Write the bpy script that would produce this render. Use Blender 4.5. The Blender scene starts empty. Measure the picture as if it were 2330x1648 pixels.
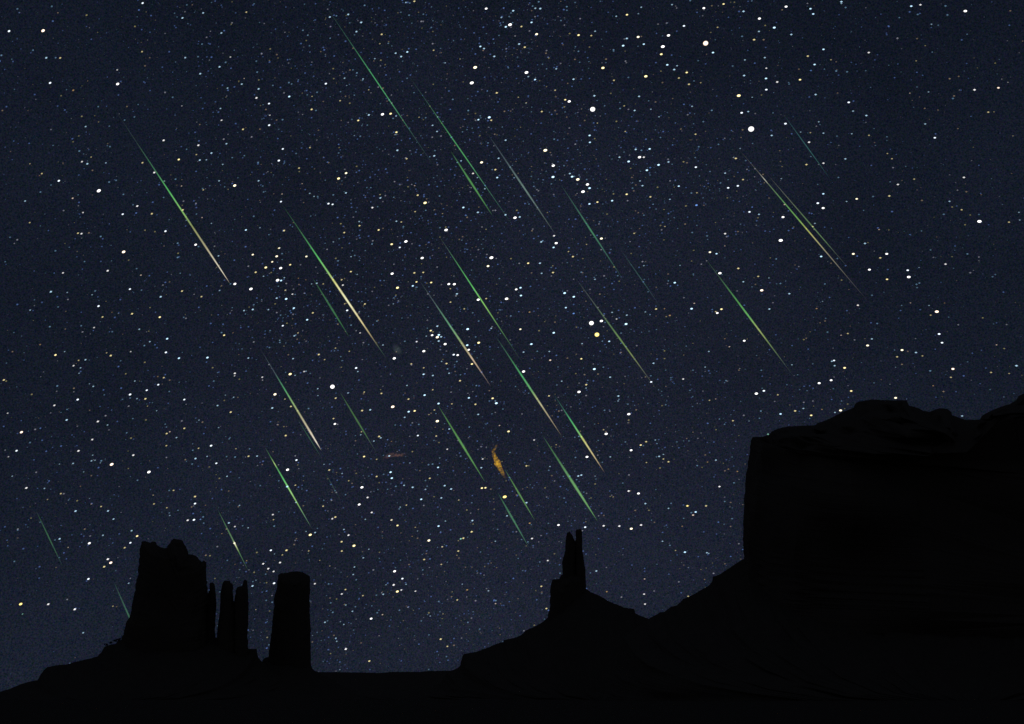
import bpy, bmesh, math, random
from mathutils import Vector, Matrix, noise

random.seed(7)
sc = bpy.context.scene
C = bpy.context.collection

# ------------------------------------------------------------------ camera, sky, exposure
W, H, FPX = 2330.0, 1648.0, 2265.0            # photograph size and focal length in its pixels
HORIZON = 1590.0
EYE = Vector((0.0, 0.0, 1.7))
PITCH = math.atan((HORIZON - H / 2) / FPX)
cam_data = bpy.data.cameras.new("camera")
cam = bpy.data.objects.new("camera", cam_data)
C.objects.link(cam)
cam.location = EYE
cam.rotation_euler = (math.pi / 2 + PITCH, 0, 0)
cam_data.sensor_width = 36.0
cam_data.lens = FPX / W * 36.0
cam_data.clip_start = 0.5
cam_data.clip_end = 200000.0
sc.camera = cam

world = bpy.data.worlds.new("World")
sc.world = world
world.use_nodes = True
nt = world.node_tree
nt.nodes.clear()


def lin(c):
    return tuple((v / 255 / 12.92) if v <= 10 else ((v / 255 + 0.055) / 1.055) ** 2.4 for v in c)


MILKY = (Matrix.Rotation(math.pi / 2 + PITCH, 3, 'X') @ Vector((0.0, 0.02, -1.0))).normalized()


def build_sky():
    n, l = nt.nodes, nt.links
    out = n.new("ShaderNodeOutputWorld")
    bg = n.new("ShaderNodeBackground")
    bg.inputs["Strength"].default_value = 1.0
    tc = n.new("ShaderNodeTexCoord")
    sep = n.new("ShaderNodeSeparateXYZ")
    l.new(tc.outputs["Generated"], sep.inputs[0])
    # airglow: a night sky is a little brighter towards the horizon
    ramp = n.new("ShaderNodeValToRGB")
    e = ramp.color_ramp.elements
    e[0].position, e[0].color = 0.0, (*lin((28, 33, 46)), 1)
    e[1].position, e[1].color = 1.0, (*lin((19, 24, 35)), 1)
    for p, c in ((0.18, (25, 30, 43)), (0.36, (22, 27, 39)), (0.56, (20, 25, 37))):
        k = e.new(p)
        k.color = (*lin(c), 1)
    l.new(sep.outputs["Z"], ramp.inputs[0])
    # broad faint unevenness of the star clouds
    cl = n.new("ShaderNodeTexNoise")
    cl.inputs["Scale"].default_value = 5.0
    cl.inputs["Detail"].default_value = 4.0
    l.new(tc.outputs["Generated"], cl.inputs["Vector"])
    cm = n.new("ShaderNodeMapRange")
    cm.inputs["From Min"].default_value, cm.inputs["From Max"].default_value = 0.3, 0.7
    cm.inputs["To Min"].default_value, cm.inputs["To Max"].default_value = 0.86, 1.14
    l.new(cl.outputs["Fac"], cm.inputs["Value"])
    # the Milky Way's broad warm glow through the middle of the sky
    dt = n.new("ShaderNodeVectorMath")
    dt.operation = "DOT_PRODUCT"
    dt.inputs[1].default_value = MILKY
    l.new(tc.outputs["Generated"], dt.inputs[0])
    mw = n.new("ShaderNodeMapRange")
    mw.interpolation_type = "SMOOTHSTEP"
    mw.inputs["From Min"].default_value, mw.inputs["From Max"].default_value = 0.91, 1.0
    l.new(dt.outputs["Value"], mw.inputs["Value"])
    mc = n.new("ShaderNodeMix")
    mc.data_type = "RGBA"
    mc.inputs["A"].default_value = (0.9, 0.95, 0.97, 1)
    mc.inputs["B"].default_value = (1.17, 1.12, 1.13, 1)
    l.new(mw.outputs[0], mc.inputs["Factor"])
    # film grain put into the sky's colour as fine speckle
    fine = n.new("ShaderNodeTexNoise")
    fine.inputs["Scale"].default_value = 720.0
    fine.inputs["Detail"].default_value = 2.0
    fine.inputs["Roughness"].default_value = 0.75
    l.new(tc.outputs["Generated"], fine.inputs["Vector"])
    fs = n.new("ShaderNodeVectorMath")
    fs.operation = "MULTIPLY_ADD"
    fs.inputs[1].default_value = (4.4, 4.4, 4.4)
    fs.inputs[2].default_value = (-1.2, -1.2, -1.2)
    grey = n.new("ShaderNodeMix")
    grey.data_type = "RGBA"
    grey.inputs["Factor"].default_value = 0.5
    l.new(fine.outputs["Color"], grey.inputs["A"])
    l.new(fine.outputs["Fac"], grey.inputs["B"])
    l.new(grey.outputs["Result"], fs.inputs[0])
    mx = n.new("ShaderNodeVectorMath")
    mx.operation = "MAXIMUM"
    mx.inputs[1].default_value = (0.2, 0.2, 0.2)
    l.new(fs.outputs[0], mx.inputs[0])
    m1 = n.new("ShaderNodeVectorMath")
    m1.operation = "MULTIPLY"
    m0 = n.new("ShaderNodeVectorMath")
    m0.operation = "MULTIPLY"
    l.new(ramp.outputs["Color"], m0.inputs[0])
    l.new(mc.outputs["Result"], m0.inputs[1])
    l.new(m0.outputs[0], m1.inputs[0])
    l.new(mx.outputs[0], m1.inputs[1])
    m2 = n.new("ShaderNodeVectorMath")
    m2.operation = "SCALE"
    l.new(m1.outputs[0], m2.inputs[0])
    l.new(cm.outputs[0], m2.inputs["Scale"])
    l.new(m2.outputs[0], bg.inputs["Color"])
    l.new(bg.outputs[0], out.inputs["Surface"])


build_sky()
sc.view_settings.view_transform = "Standard"
sc.view_settings.look = "None"
sc.view_settings.exposure = 0.0
sc.view_settings.gamma = 1.0
sc.cycles.use_denoising = False
sc.cycles.transparent_max_bounces = 64
sc.cycles.sample_clamp_indirect = 0.02


# ------------------------------------------------------------------ helpers
CAM_R = Matrix.Rotation(math.pi / 2 + PITCH, 3, "X")


def ray(px, py):
    """Direction of the sky or land at that place of the photograph."""
    v = Vector(((px - W / 2) / FPX, -(py - H / 2) / FPX, -1.0))
    return CAM_R @ v


def on_plane(px, py, dist):
    """Point on the upright plane at a distance in front of the camera."""
    d = ray(px, py)
    return EYE + d * (dist / d.y)


def on_sphere(px, py, dist):
    return EYE + ray(px, py).normalized() * dist


def tag(o, label=None, cat=None, group=None, kind=None):
    for k, v in (("label", label), ("category", cat), ("group", group), ("kind", kind)):
        if v:
            o[k] = v
    return o


def link(name, me, parent=None, mat=None):
    o = bpy.data.objects.new(name, me)
    C.objects.link(o)
    if parent:
        o.parent = parent
        o.matrix_parent_inverse = parent.matrix_basis.inverted()
    if mat and me:
        me.materials.append(mat)
    return o


def empty(name, loc):
    o = bpy.data.objects.new(name, None)
    o.location = loc
    C.objects.link(o)
    return o


def mesh_from(name, verts, faces, smooth=False):
    me = bpy.data.meshes.new(name)
    me.from_pydata([tuple(v) for v in verts], [], faces)
    if smooth:
        for p in me.polygons:
            p.use_smooth = True
    me.update()
    return me


# ------------------------------------------------------------------ materials
def rock_material(name, base, dark, strata):
    m = bpy.data.materials.new(name)
    m.use_nodes = True
    n, l = m.node_tree.nodes, m.node_tree.links
    b = n["Principled BSDF"]
    b.inputs["Roughness"].default_value = 0.95
    b.inputs["Specular IOR Level"].default_value = 0.1
    tc = n.new("ShaderNodeTexCoord")
    mp = n.new("ShaderNodeMapping")
    mp.inputs["Scale"].default_value = strata
    l.new(tc.outputs["Object"], mp.inputs[0])
    tx = n.new("ShaderNodeTexNoise")
    tx.inputs["Scale"].default_value = 1.0
    tx.inputs["Detail"].default_value = 8.0
    l.new(mp.outputs[0], tx.inputs["Vector"])
    rp = n.new("ShaderNodeValToRGB")
    rp.color_ramp.elements[0].position, rp.color_ramp.elements[0].color = 0.35, (*dark, 1)
    rp.color_ramp.elements[1].position, rp.color_ramp.elements[1].color = 0.65, (*base, 1)
    l.new(tx.outputs["Fac"], rp.inputs[0])
    l.new(rp.outputs[0], b.inputs["Base Color"])
    bp = n.new("ShaderNodeBump")
    bp.inputs["Strength"].default_value = 0.3
    bp.inputs["Distance"].default_value = 4.0
    l.new(tx.outputs["Fac"], bp.inputs["Height"])
    l.new(bp.outputs[0], b.inputs["Normal"])
    return m


CLIFF = rock_material("red_sandstone_cliff", (0.225, 0.156, 0.094), (0.215, 0.15, 0.09), (0.02, 0.02, 0.07))
TALUS = rock_material("red_scree", (0.215, 0.155, 0.095), (0.195, 0.14, 0.086), (0.05, 0.05, 0.05))
SAND = rock_material("red_sand", (0.15, 0.105, 0.06), (0.138, 0.098, 0.056), (0.15, 0.15, 0.15))


def plain_material(name, col, rough=0.9):
    m = bpy.data.materials.new(name)
    m.use_nodes = True
    n, l = m.node_tree.nodes, m.node_tree.links
    b = n["Principled BSDF"]
    b.inputs["Roughness"].default_value = rough
    tx = n.new("ShaderNodeTexNoise")
    tx.inputs["Scale"].default_value = 2.0
    rp = n.new("ShaderNodeValToRGB")
    rp.color_ramp.elements[0].color = (*[c * 0.6 for c in col], 1)
    rp.color_ramp.elements[1].color = (*col, 1)
    l.new(tx.outputs["Fac"], rp.inputs[0])
    l.new(rp.outputs[0], b.inputs["Base Color"])
    return m


def glow_material(name, soft, power=1.0, gain=1.0):
    """Light added to whatever shines through it: the colour is in the mesh, soft towards the limb."""
    m = bpy.data.materials.new(name)
    m.use_nodes = True
    m.cycles.emission_sampling = "FRONT_BACK"
    n, l = m.node_tree.nodes, m.node_tree.links
    n.clear()
    out = n.new("ShaderNodeOutputMaterial")
    add = n.new("ShaderNodeAddShader")
    tr = n.new("ShaderNodeBsdfTransparent")
    em = n.new("ShaderNodeEmission")
    at = n.new("ShaderNodeAttribute")
    at.attribute_name = "glow"
    l.new(at.outputs["Color"], em.inputs["Color"])
    em.inputs["Strength"].default_value = gain
    if soft:
        lw = n.new("ShaderNodeLayerWeight")
        lw.inputs["Blend"].default_value = 0.5
        inv = n.new("ShaderNodeMath")
        inv.operation = "SUBTRACT"
        inv.inputs[0].default_value = 1.0
        l.new(lw.outputs["Facing"], inv.inputs[1])
        pw = n.new("ShaderNodeMath")
        pw.operation = "POWER"
        pw.inputs[1].default_value = power
        l.new(inv.outputs[0], pw.inputs[0])
        ml = n.new("ShaderNodeMath")
        ml.operation = "MULTIPLY"
        ml.inputs[1].default_value = gain
        l.new(pw.outputs[0], ml.inputs[0])
        l.new(ml.outputs[0], em.inputs["Strength"])
    l.new(tr.outputs[0], add.inputs[0])
    l.new(em.outputs[0], add.inputs[1])
    l.new(add.outputs[0], out.inputs["Surface"])
    return m


STARLIGHT = glow_material("starlight", True, 1.5, 0.75)
FAINTLIGHT = glow_material("faint_starlight", False, 1.0, 0.5)
METEORLIGHT = glow_material("meteor_light", False, 1.0, 0.5)


def set_glow(me, cols):
    a = me.color_attributes.new("glow", "FLOAT_COLOR", "POINT")
    flat = []
    for c in cols:
        flat.extend((c[0], c[1], c[2], 1.0))
    a.data.foreach_set("color", flat)


# ------------------------------------------------------------------ ground
def build_ground():
    rs = [0.0] + [3.0 * (20000.0 / 3.0) ** (i / 59) for i in range(60)]
    ns = 120
    verts, faces = [Vector((0, 0, 0))], []
    for r in rs[1:]:
        for k in range(ns):
            a = 2 * math.pi * k / ns
            x, y = r * math.cos(a), r * math.sin(a)
            z = 0.004 * min(r, 400) * noise.noise((x / (6 + r * 0.35), y / (6 + r * 0.35), 3.1)) - 0.002 * min(r, 200)
            verts.append(Vector((x, y, z)))
    for k in range(ns):
        faces.append((0, 1 + k, 1 + (k + 1) % ns))
    for i in range(len(rs) - 2):
        for k in range(ns):
            a, b = 1 + i * ns + k, 1 + i * ns + (k + 1) % ns
            faces.append((a, a + ns, b + ns, b))
    o = link("ground", mesh_from("ground", verts, faces, True), None, SAND)
    tag(o, "dark flat desert ground along the bottom under the buttes", "ground", kind="structure")


build_ground()


# ------------------------------------------------------------------ rock: a skyline with its own distance and depth
def refine(pts, step):
    out = []
    for (x0, y0), (x1, y1) in zip(pts, pts[1:]):
        k = max(1, int(math.hypot(x1 - x0, y1 - y0) / step))
        for i in range(k):
            t = i / k
            out.append((x0 + (x1 - x0) * t, y0 + (y1 - y0) * t))
    out.append(pts[-1])
    return out


def rock(name, parent, outline, dist, depth, mat, rough=0.9, step=3.0, slices=15, slope=False, foot=-6.0, seed=0):
    """A solid whose section at its own distance is the outline; it narrows and lowers towards front and back."""
    pts = refine(outline, step)
    base = []
    for i, (x, y) in enumerate(pts):
        jx = rough * noise.noise((x * 0.21 + seed, y * 0.21, 1.7)) * 1.3
        jy = rough * noise.noise((x * 0.27, y * 0.23 + seed, 9.2)) * 1.0
        jx += 1.5 * rough * (noise.noise((seed * 3.1, y * 0.085, 5.5)) if not slope else 0.0)
        base.append(on_plane(x + jx, y + jy, dist))
    xs = [p.x for p in base]
    x0, x1 = min(xs), max(xs)
    cx = 0.5 * (x0 + x1)
    base = [Vector((base[0].x, dist, foot))] + base + [Vector((base[-1].x, dist, foot))]
    n = len(base)
    verts, faces = [], []
    for s in range(slices):
        u = -1 + 2 * s / (slices - 1)
        u = math.copysign(abs(u) ** 0.75, u)
        if slope:
            kx = max(0.12, (1 - abs(u) ** 2.2) ** 0.5)
            kz = max(0.02, (1 - abs(u)) ** 1.1)
        else:
            kx = max(0.25, (1 - abs(u) ** 2.6) ** (1 / 2.6))
            kz = 1 - 0.10 * u * u
        yy = dist + u * depth
        for p in base:
            dx = (p.x - cx) * kx
            wob = 0.0 if s == slices // 2 else 1.0
            f = noise.noise((p.x * 0.02 + seed, yy * 0.02, p.z * 0.006)) + 0.5 * noise.noise((p.x * 0.07, yy * 0.07 + seed, p.z * 0.01))
            dy = f * depth * (0.025 if slope else 0.16) * wob
            pers = min(1.0, (yy + dy) / dist)
            z = foot + (p.z - foot) * kz * pers
            if wob:
                z -= abs(f) * (0.012 if slope else 0.03) * max(0.0, z)
                dx *= 1 - 0.05 * abs(f)
            # the rock's long axis points away from the viewer
            verts.append(Vector((cx + (yy + dy - dist) * cx / dist + dx * pers, yy + dy, z)))
    for s in range(slices - 1):
        for i in range(n):
            j = (i + 1) % n
            a, b = s * n + i, s * n + j
            faces.append((a, b, b + n, a + n))
    faces.append(tuple(range(n - 1, -1, -1)))
    faces.append(tuple((slices - 1) * n + i for i in range(n)))
    return link(name, mesh_from(name, verts, faces), parent, mat)


# left butte
D1 = 2500.0
b1 = empty("butte", on_plane(390, HORIZON + 1, D1))
tag(b1, "broad black butte with a notched top and a thin pinnacle at its edge", "butte")
rock("cliff", b1, [(275, 1520), (276, 1462), (281, 1441), (286, 1420), (294.5, 1406), (299, 1392), (301.5, 1368), (307, 1343),
     (308.5, 1326), (314, 1308.5), (315.5, 1287.5), (318, 1263), (317, 1253), (320.5, 1242), (323, 1232), (334.6, 1232),
     (341.6, 1235), (347, 1232.6), (354, 1232.6), (357, 1239), (364, 1244), (373, 1247), (380, 1246.5), (385, 1239),
     (390, 1230), (395.6, 1225.6), (401, 1226.6), (408, 1228), (416, 1230), (419, 1237), (425, 1247.6), (429, 1261.5),
     (437.5, 1261.5), (448, 1266.7), (455, 1274), (460, 1279), (465, 1275.5), (469.5, 1279), (469.5, 1291), (469, 1305),
     (470.3, 1319), (471.2, 1340), (472.6, 1352), (474, 1520)], D1, 95, CLIFF, 1.3, seed=1)
rock("pinnacle", b1, [(468, 1520), (469, 1356), (473.2, 1352), (476.3, 1344), (477.4, 1329.5), (479, 1326), (484.5, 1325), (488.7, 1329.5), (490, 1340),
     (492, 1357), (492.5, 1378), (491, 1396), (490, 1417), (489.5, 1444.5), (490, 1520)], D1 - 6, 14, CLIFF, 0.7, seed=2)
rock("talus_slope", b1, [(-260, 1591), (-60, 1588), (0, 1574.5), (21, 1568), (45, 1558), (66, 1551), (85, 1548), (94, 1533), (101, 1523),
     (108, 1518), (129, 1514), (153, 1512), (167, 1507), (195, 1501), (221, 1494), (230, 1486), (237, 1473), (244, 1469),
     (263, 1465), (275, 1456), (300, 1451), (400, 1449), (480, 1450), (492, 1451), (520, 1458), (548, 1474), (564, 1477),
     (584, 1476.6), (586, 1491.6), (589, 1498.5), (596, 1505.5), (620, 1530), (680, 1560), (760, 1591)],
     D1, 420, TALUS, 0.9, slope=True, seed=3)

# twin spires
D2 = 2470.0
b2 = empty("rock_spire", on_plane(530, HORIZON + 1, D2))
tag(b2, "pair of joined thin black spires between the broad butte and the flat-topped pillar", "rock spire")
rock("spire", b2, [(492.5, 1530), (493.5, 1450), (494, 1444.5), (495, 1430.5), (498.4, 1406), (501, 1378), (501, 1357), (503.7, 1340),
     (507, 1326), (510.6, 1321.5), (523, 1321.5), (524.6, 1326), (529.8, 1329), (530.4, 1335), (530.4, 1350), (531.0, 1367), (536, 1371), (537, 1530)],
     D2, 30, CLIFF, 0.8, seed=4)
rock("spire", b2, [(531.5, 1530), (533.6, 1370), (534.8, 1361), (535.9, 1344.4), (539.8, 1335.5), (551.4, 1333.7), (554, 1321), (557.7, 1319),
     (562, 1322.5), (563, 1333), (564.7, 1357), (566.4, 1371), (565.4, 1385), (565, 1406), (564, 1430.5), (563.6, 1451), (564.7, 1478), (565, 1530)],
     D2 - 4, 28, CLIFF, 0.8, seed=5)
rock("talus_slope", b2, [(430, 1591), (470, 1500), (492, 1452), (520, 1462), (564, 1478), (584, 1478), (588, 1500), (640, 1591)],
     D2, 150, TALUS, 0.8, slope=True, seed=6)

# flat-topped pillar
D3 = 2600.0
b3 = empty("butte", on_plane(660, HORIZON + 1, D3))
tag(b3, "upright black pillar butte with a gently domed top, standing alone beside the thin spires", "butte")
rock("cliff", b3, [(606, 1545), (610, 1493), (612.4, 1476), (616, 1451.5), (618.7, 1423.6), (623, 1385), (624, 1361), (629, 1340),
     (631.6, 1319), (633, 1308.6), (639.6, 1304.4), (651.8, 1304), (662, 1301), (676, 1300), (688.4, 1302.3), (699, 1308),
     (706, 1312.7), (705, 1333), (704.8, 1361), (705, 1395.7), (707, 1430.6), (706, 1472.4), (707.6, 1514), (708, 1545)],
     D3, 55, CLIFF, 0.9, seed=7)
rock("talus_slope", b3, [(560, 1591), (596, 1507), (599.5, 1499), (608, 1495.7), (660, 1490), (700, 1505), (707.6, 1514), (712.8, 1524.7),
     (725, 1529.5), (760, 1550), (830, 1591)], D3, 260, TALUS, 0.9, slope=True, seed=8)

# forked spire on its cone
D4 = 3000.0
b4 = empty("rock_spire", on_plane(1300, HORIZON + 1, D4))
tag(b4, "tall black spire with a forked tip rising from a wide sloping cone", "rock spire")
rock("prong", b4, [(1277, 1330), (1281, 1303), (1279.5, 1280.7), (1282.6, 1266.7), (1286, 1252.8), (1286, 1235.4), (1288.5, 1221.4),
     (1291.3, 1212.7), (1296.5, 1209), (1300, 1212.7), (1303.5, 1219.7), (1307, 1228.4), (1309.8, 1235), (1311, 1330)], D4, 28, CLIFF, 0.9, seed=9)
rock("prong", b4, [(1308.8, 1330), (1309.4, 1234), (1310.8, 1221.4), (1309.5, 1209), (1312, 1204.7), (1322.7, 1204), (1324.8, 1209), (1324.8, 1245.8),
     (1327.2, 1263.3), (1330.4, 1284), (1332.4, 1298), (1332.4, 1312), (1333.8, 1330)], D4 - 3, 26, CLIFF, 0.7, seed=10)
rock("cliff", b4, [(1240, 1470), (1246, 1406), (1248.8, 1390.5), (1251.6, 1378.3), (1252, 1347), (1254, 1326), (1257, 1319), (1273, 1317.6),
     (1276.7, 1308.6), (1300, 1300), (1331, 1300), (1332.6, 1312), (1333.8, 1342), (1336, 1470)], D4 + 2, 52, CLIFF, 0.9, seed=11)
rock("talus_slope", b4, [(940, 1591), (1000, 1560), (1016, 1530), (1040, 1521), (1046.6, 1516), (1049, 1505.5), (1052.6, 1493.3), (1056, 1488),
     (1085.7, 1482.8), (1113.6, 1472.4), (1127.5, 1466), (1145, 1461), (1146.7, 1456.7), (1176, 1450.4), (1188.5, 1442.8),
     (1197, 1434), (1218, 1425.3), (1235.5, 1415), (1246, 1406), (1270, 1380), (1310, 1345), (1333.8, 1340), (1343.6, 1347),
     (1364.5, 1355.6), (1375, 1362.6), (1392.4, 1371.3), (1420.3, 1382.5), (1443, 1386), (1446.4, 1395.7), (1457, 1401),
     (1476, 1408), (1540, 1440), (1640, 1500), (1800, 1591)], D4, 620, TALUS, 1.0, slope=True, seed=12)

# great mesa at the right
D5 = 1600.0
b5 = empty("mesa", on_plane(2150, HORIZON + 1, D5))
tag(b5, "huge black mesa with a sheer left cliff and a stepped top, leaving the picture", "mesa")
rock("cliff", b5, [(1697, 1420), (1693, 1272), (1691, 1260), (1690.7, 1204), (1692, 1169), (1694.5, 1117), (1695.4, 1097), (1697, 1085), (1701, 1060),
     (1704, 1039.4), (1707, 1029), (1707, 1011.5), (1709.5, 1001), (1712, 994.8), (1732, 994), (1748, 990.6), (1756.6, 982),
     (1770.5, 975), (1795, 970.4), (1819, 969), (1854, 968), (1861, 962.7), (1882, 955.8), (1899.5, 947), (1917, 938.3),
     (1941, 928), (1946.5, 919), (1953.5, 914), (1983, 909), (2018, 911), (2062.6, 911), (2064, 922.7), (2075.5, 924.4),
     (2091, 929.6), (2101.6, 935), (2115.6, 937.3), (2126, 933), (2136.5, 929), (2154, 930.3), (2166, 938.3), (2163.5, 943.6),
     (2182, 950.5), (2199, 955.8), (2230.6, 954.7), (2234, 947), (2251.5, 936.6), (2276, 926), (2300, 919), (2312.5, 910.5),
     (2316, 901.8), (2330, 895), (2380, 886), (2470, 872), (2600, 868), (2690, 880), (2700, 1000), (2712, 1250), (2715, 1420)],
     D5, 330, CLIFF, 1.0, seed=13, slices=19)
rock("talus_slope", b5, [(1380, 1591), (1420, 1450), (1476, 1408), (1497, 1396.7), (1500.5, 1393), (1511, 1393), (1525, 1381.8), (1540.5, 1377.6),
     (1554, 1364), (1575, 1354), (1591, 1345), (1615, 1331), (1620, 1322.5), (1622.4, 1312), (1634.6, 1308.6), (1652, 1298),
     (1676.4, 1281.4), (1694, 1271), (1800, 1255), (2150, 1250), (2600, 1250), (2715, 1272), (2900, 1400), (3060, 1591)],
     D5, 640, TALUS, 1.0, slope=True, seed=14)

# low far rise closing the gap between the pillar and the forked spire
ridge = rock("ridge", None, [(420, 1588), (600, 1560), (690, 1535), (725, 1529.5), (765, 1529.5), (828, 1530.6), (862.6, 1531.6), (894, 1529),
     (956.7, 1529), (974, 1527), (1016, 1526.4), (1060, 1528), (1200, 1540), (1400, 1560), (1500, 1588)], 3600.0, 700, TALUS, 0.8, slope=True, seed=15)
tag(ridge, "low level black rise closing the gap before the forked spire", "ridge", kind="structure")

# junipers on the slope of the left butte
BARK = plain_material("juniper_bark", (0.14, 0.09, 0.06))
LEAF = plain_material("juniper_foliage", (0.07, 0.1, 0.05))


def juniper(px, py, h, label, seed):
    rnd = random.Random(seed)
    base = on_plane(px, py, D1)
    t = empty("juniper_tree", base)
    tag(t, label, "tree", "junipers on the slope of the broad butte")
    bm = bmesh.new()
    tips = []

    def limb(a, b, ra, rb):
        ax = (b - a).normalized()
        u = ax.orthogonal().normalized()
        v = ax.cross(u)
        r1 = [bm.verts.new(a + (u * math.cos(k * math.pi / 3) + v * math.sin(k * math.pi / 3)) * ra) for k in range(6)]
        r2 = [bm.verts.new(b + (u * math.cos(k * math.pi / 3) + v * math.sin(k * math.pi / 3)) * rb) for k in range(6)]
        for k in range(6):
            bm.faces.new((r1[k], r1[(k + 1) % 6], r2[(k + 1) % 6], r2[k]))
        bm.faces.new(r2)

    fork = Vector((rnd.uniform(-.3, .3), 0, h * 0.25))
    limb(Vector((0, 0, -1.5)), fork, h * 0.07, h * 0.05)
    for k in range(7):
        a = rnd.uniform(0, 6.28)
        tip = Vector((math.cos(a) * h * rnd.uniform(.2, .5), math.sin(a) * h * rnd.uniform(.2, .5), h * rnd.uniform(.4, .95)))
        limb(fork, tip, h * 0.035, h * 0.012)
        tips.append(tip)
    me = bpy.data.meshes.new("trunk")
    bm.to_mesh(me)
    bm.free()
    tr = link("trunk", me, None, BARK)
    tr.parent = t
    vs, fs = [], []
    for tip in tips:
        for k in range(160):
            c = tip + Vector((rnd.gauss(0, h * .1), rnd.gauss(0, h * .1), rnd.gauss(0, h * .075)))
            s = h * rnd.uniform(.03, .06)
            a = Vector((rnd.uniform(-1, 1), rnd.uniform(-1, 1), rnd.uniform(-1, 1))).normalized()
            b = a.orthogonal().normalized()
            i = len(vs)
            vs += [c - a * s, c + b * s * .6, c + a * s, c - b * s * .6]
            fs.append((i, i + 1, i + 2, i + 3))
    cr = link("crown", mesh_from("crown", vs, fs), None, LEAF)
    cr.parent = t


juniper(266, 1464, 13, "largest of three tiny dark junipers, highest on the slope against the cliff foot", 1)
juniper(252, 1467, 7, "smallest of three tiny dark junipers, middle one on the slope below the cliff", 2)
juniper(240, 1472, 8, "lowest of three tiny dark junipers, at the bend of the slope", 3)

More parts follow.
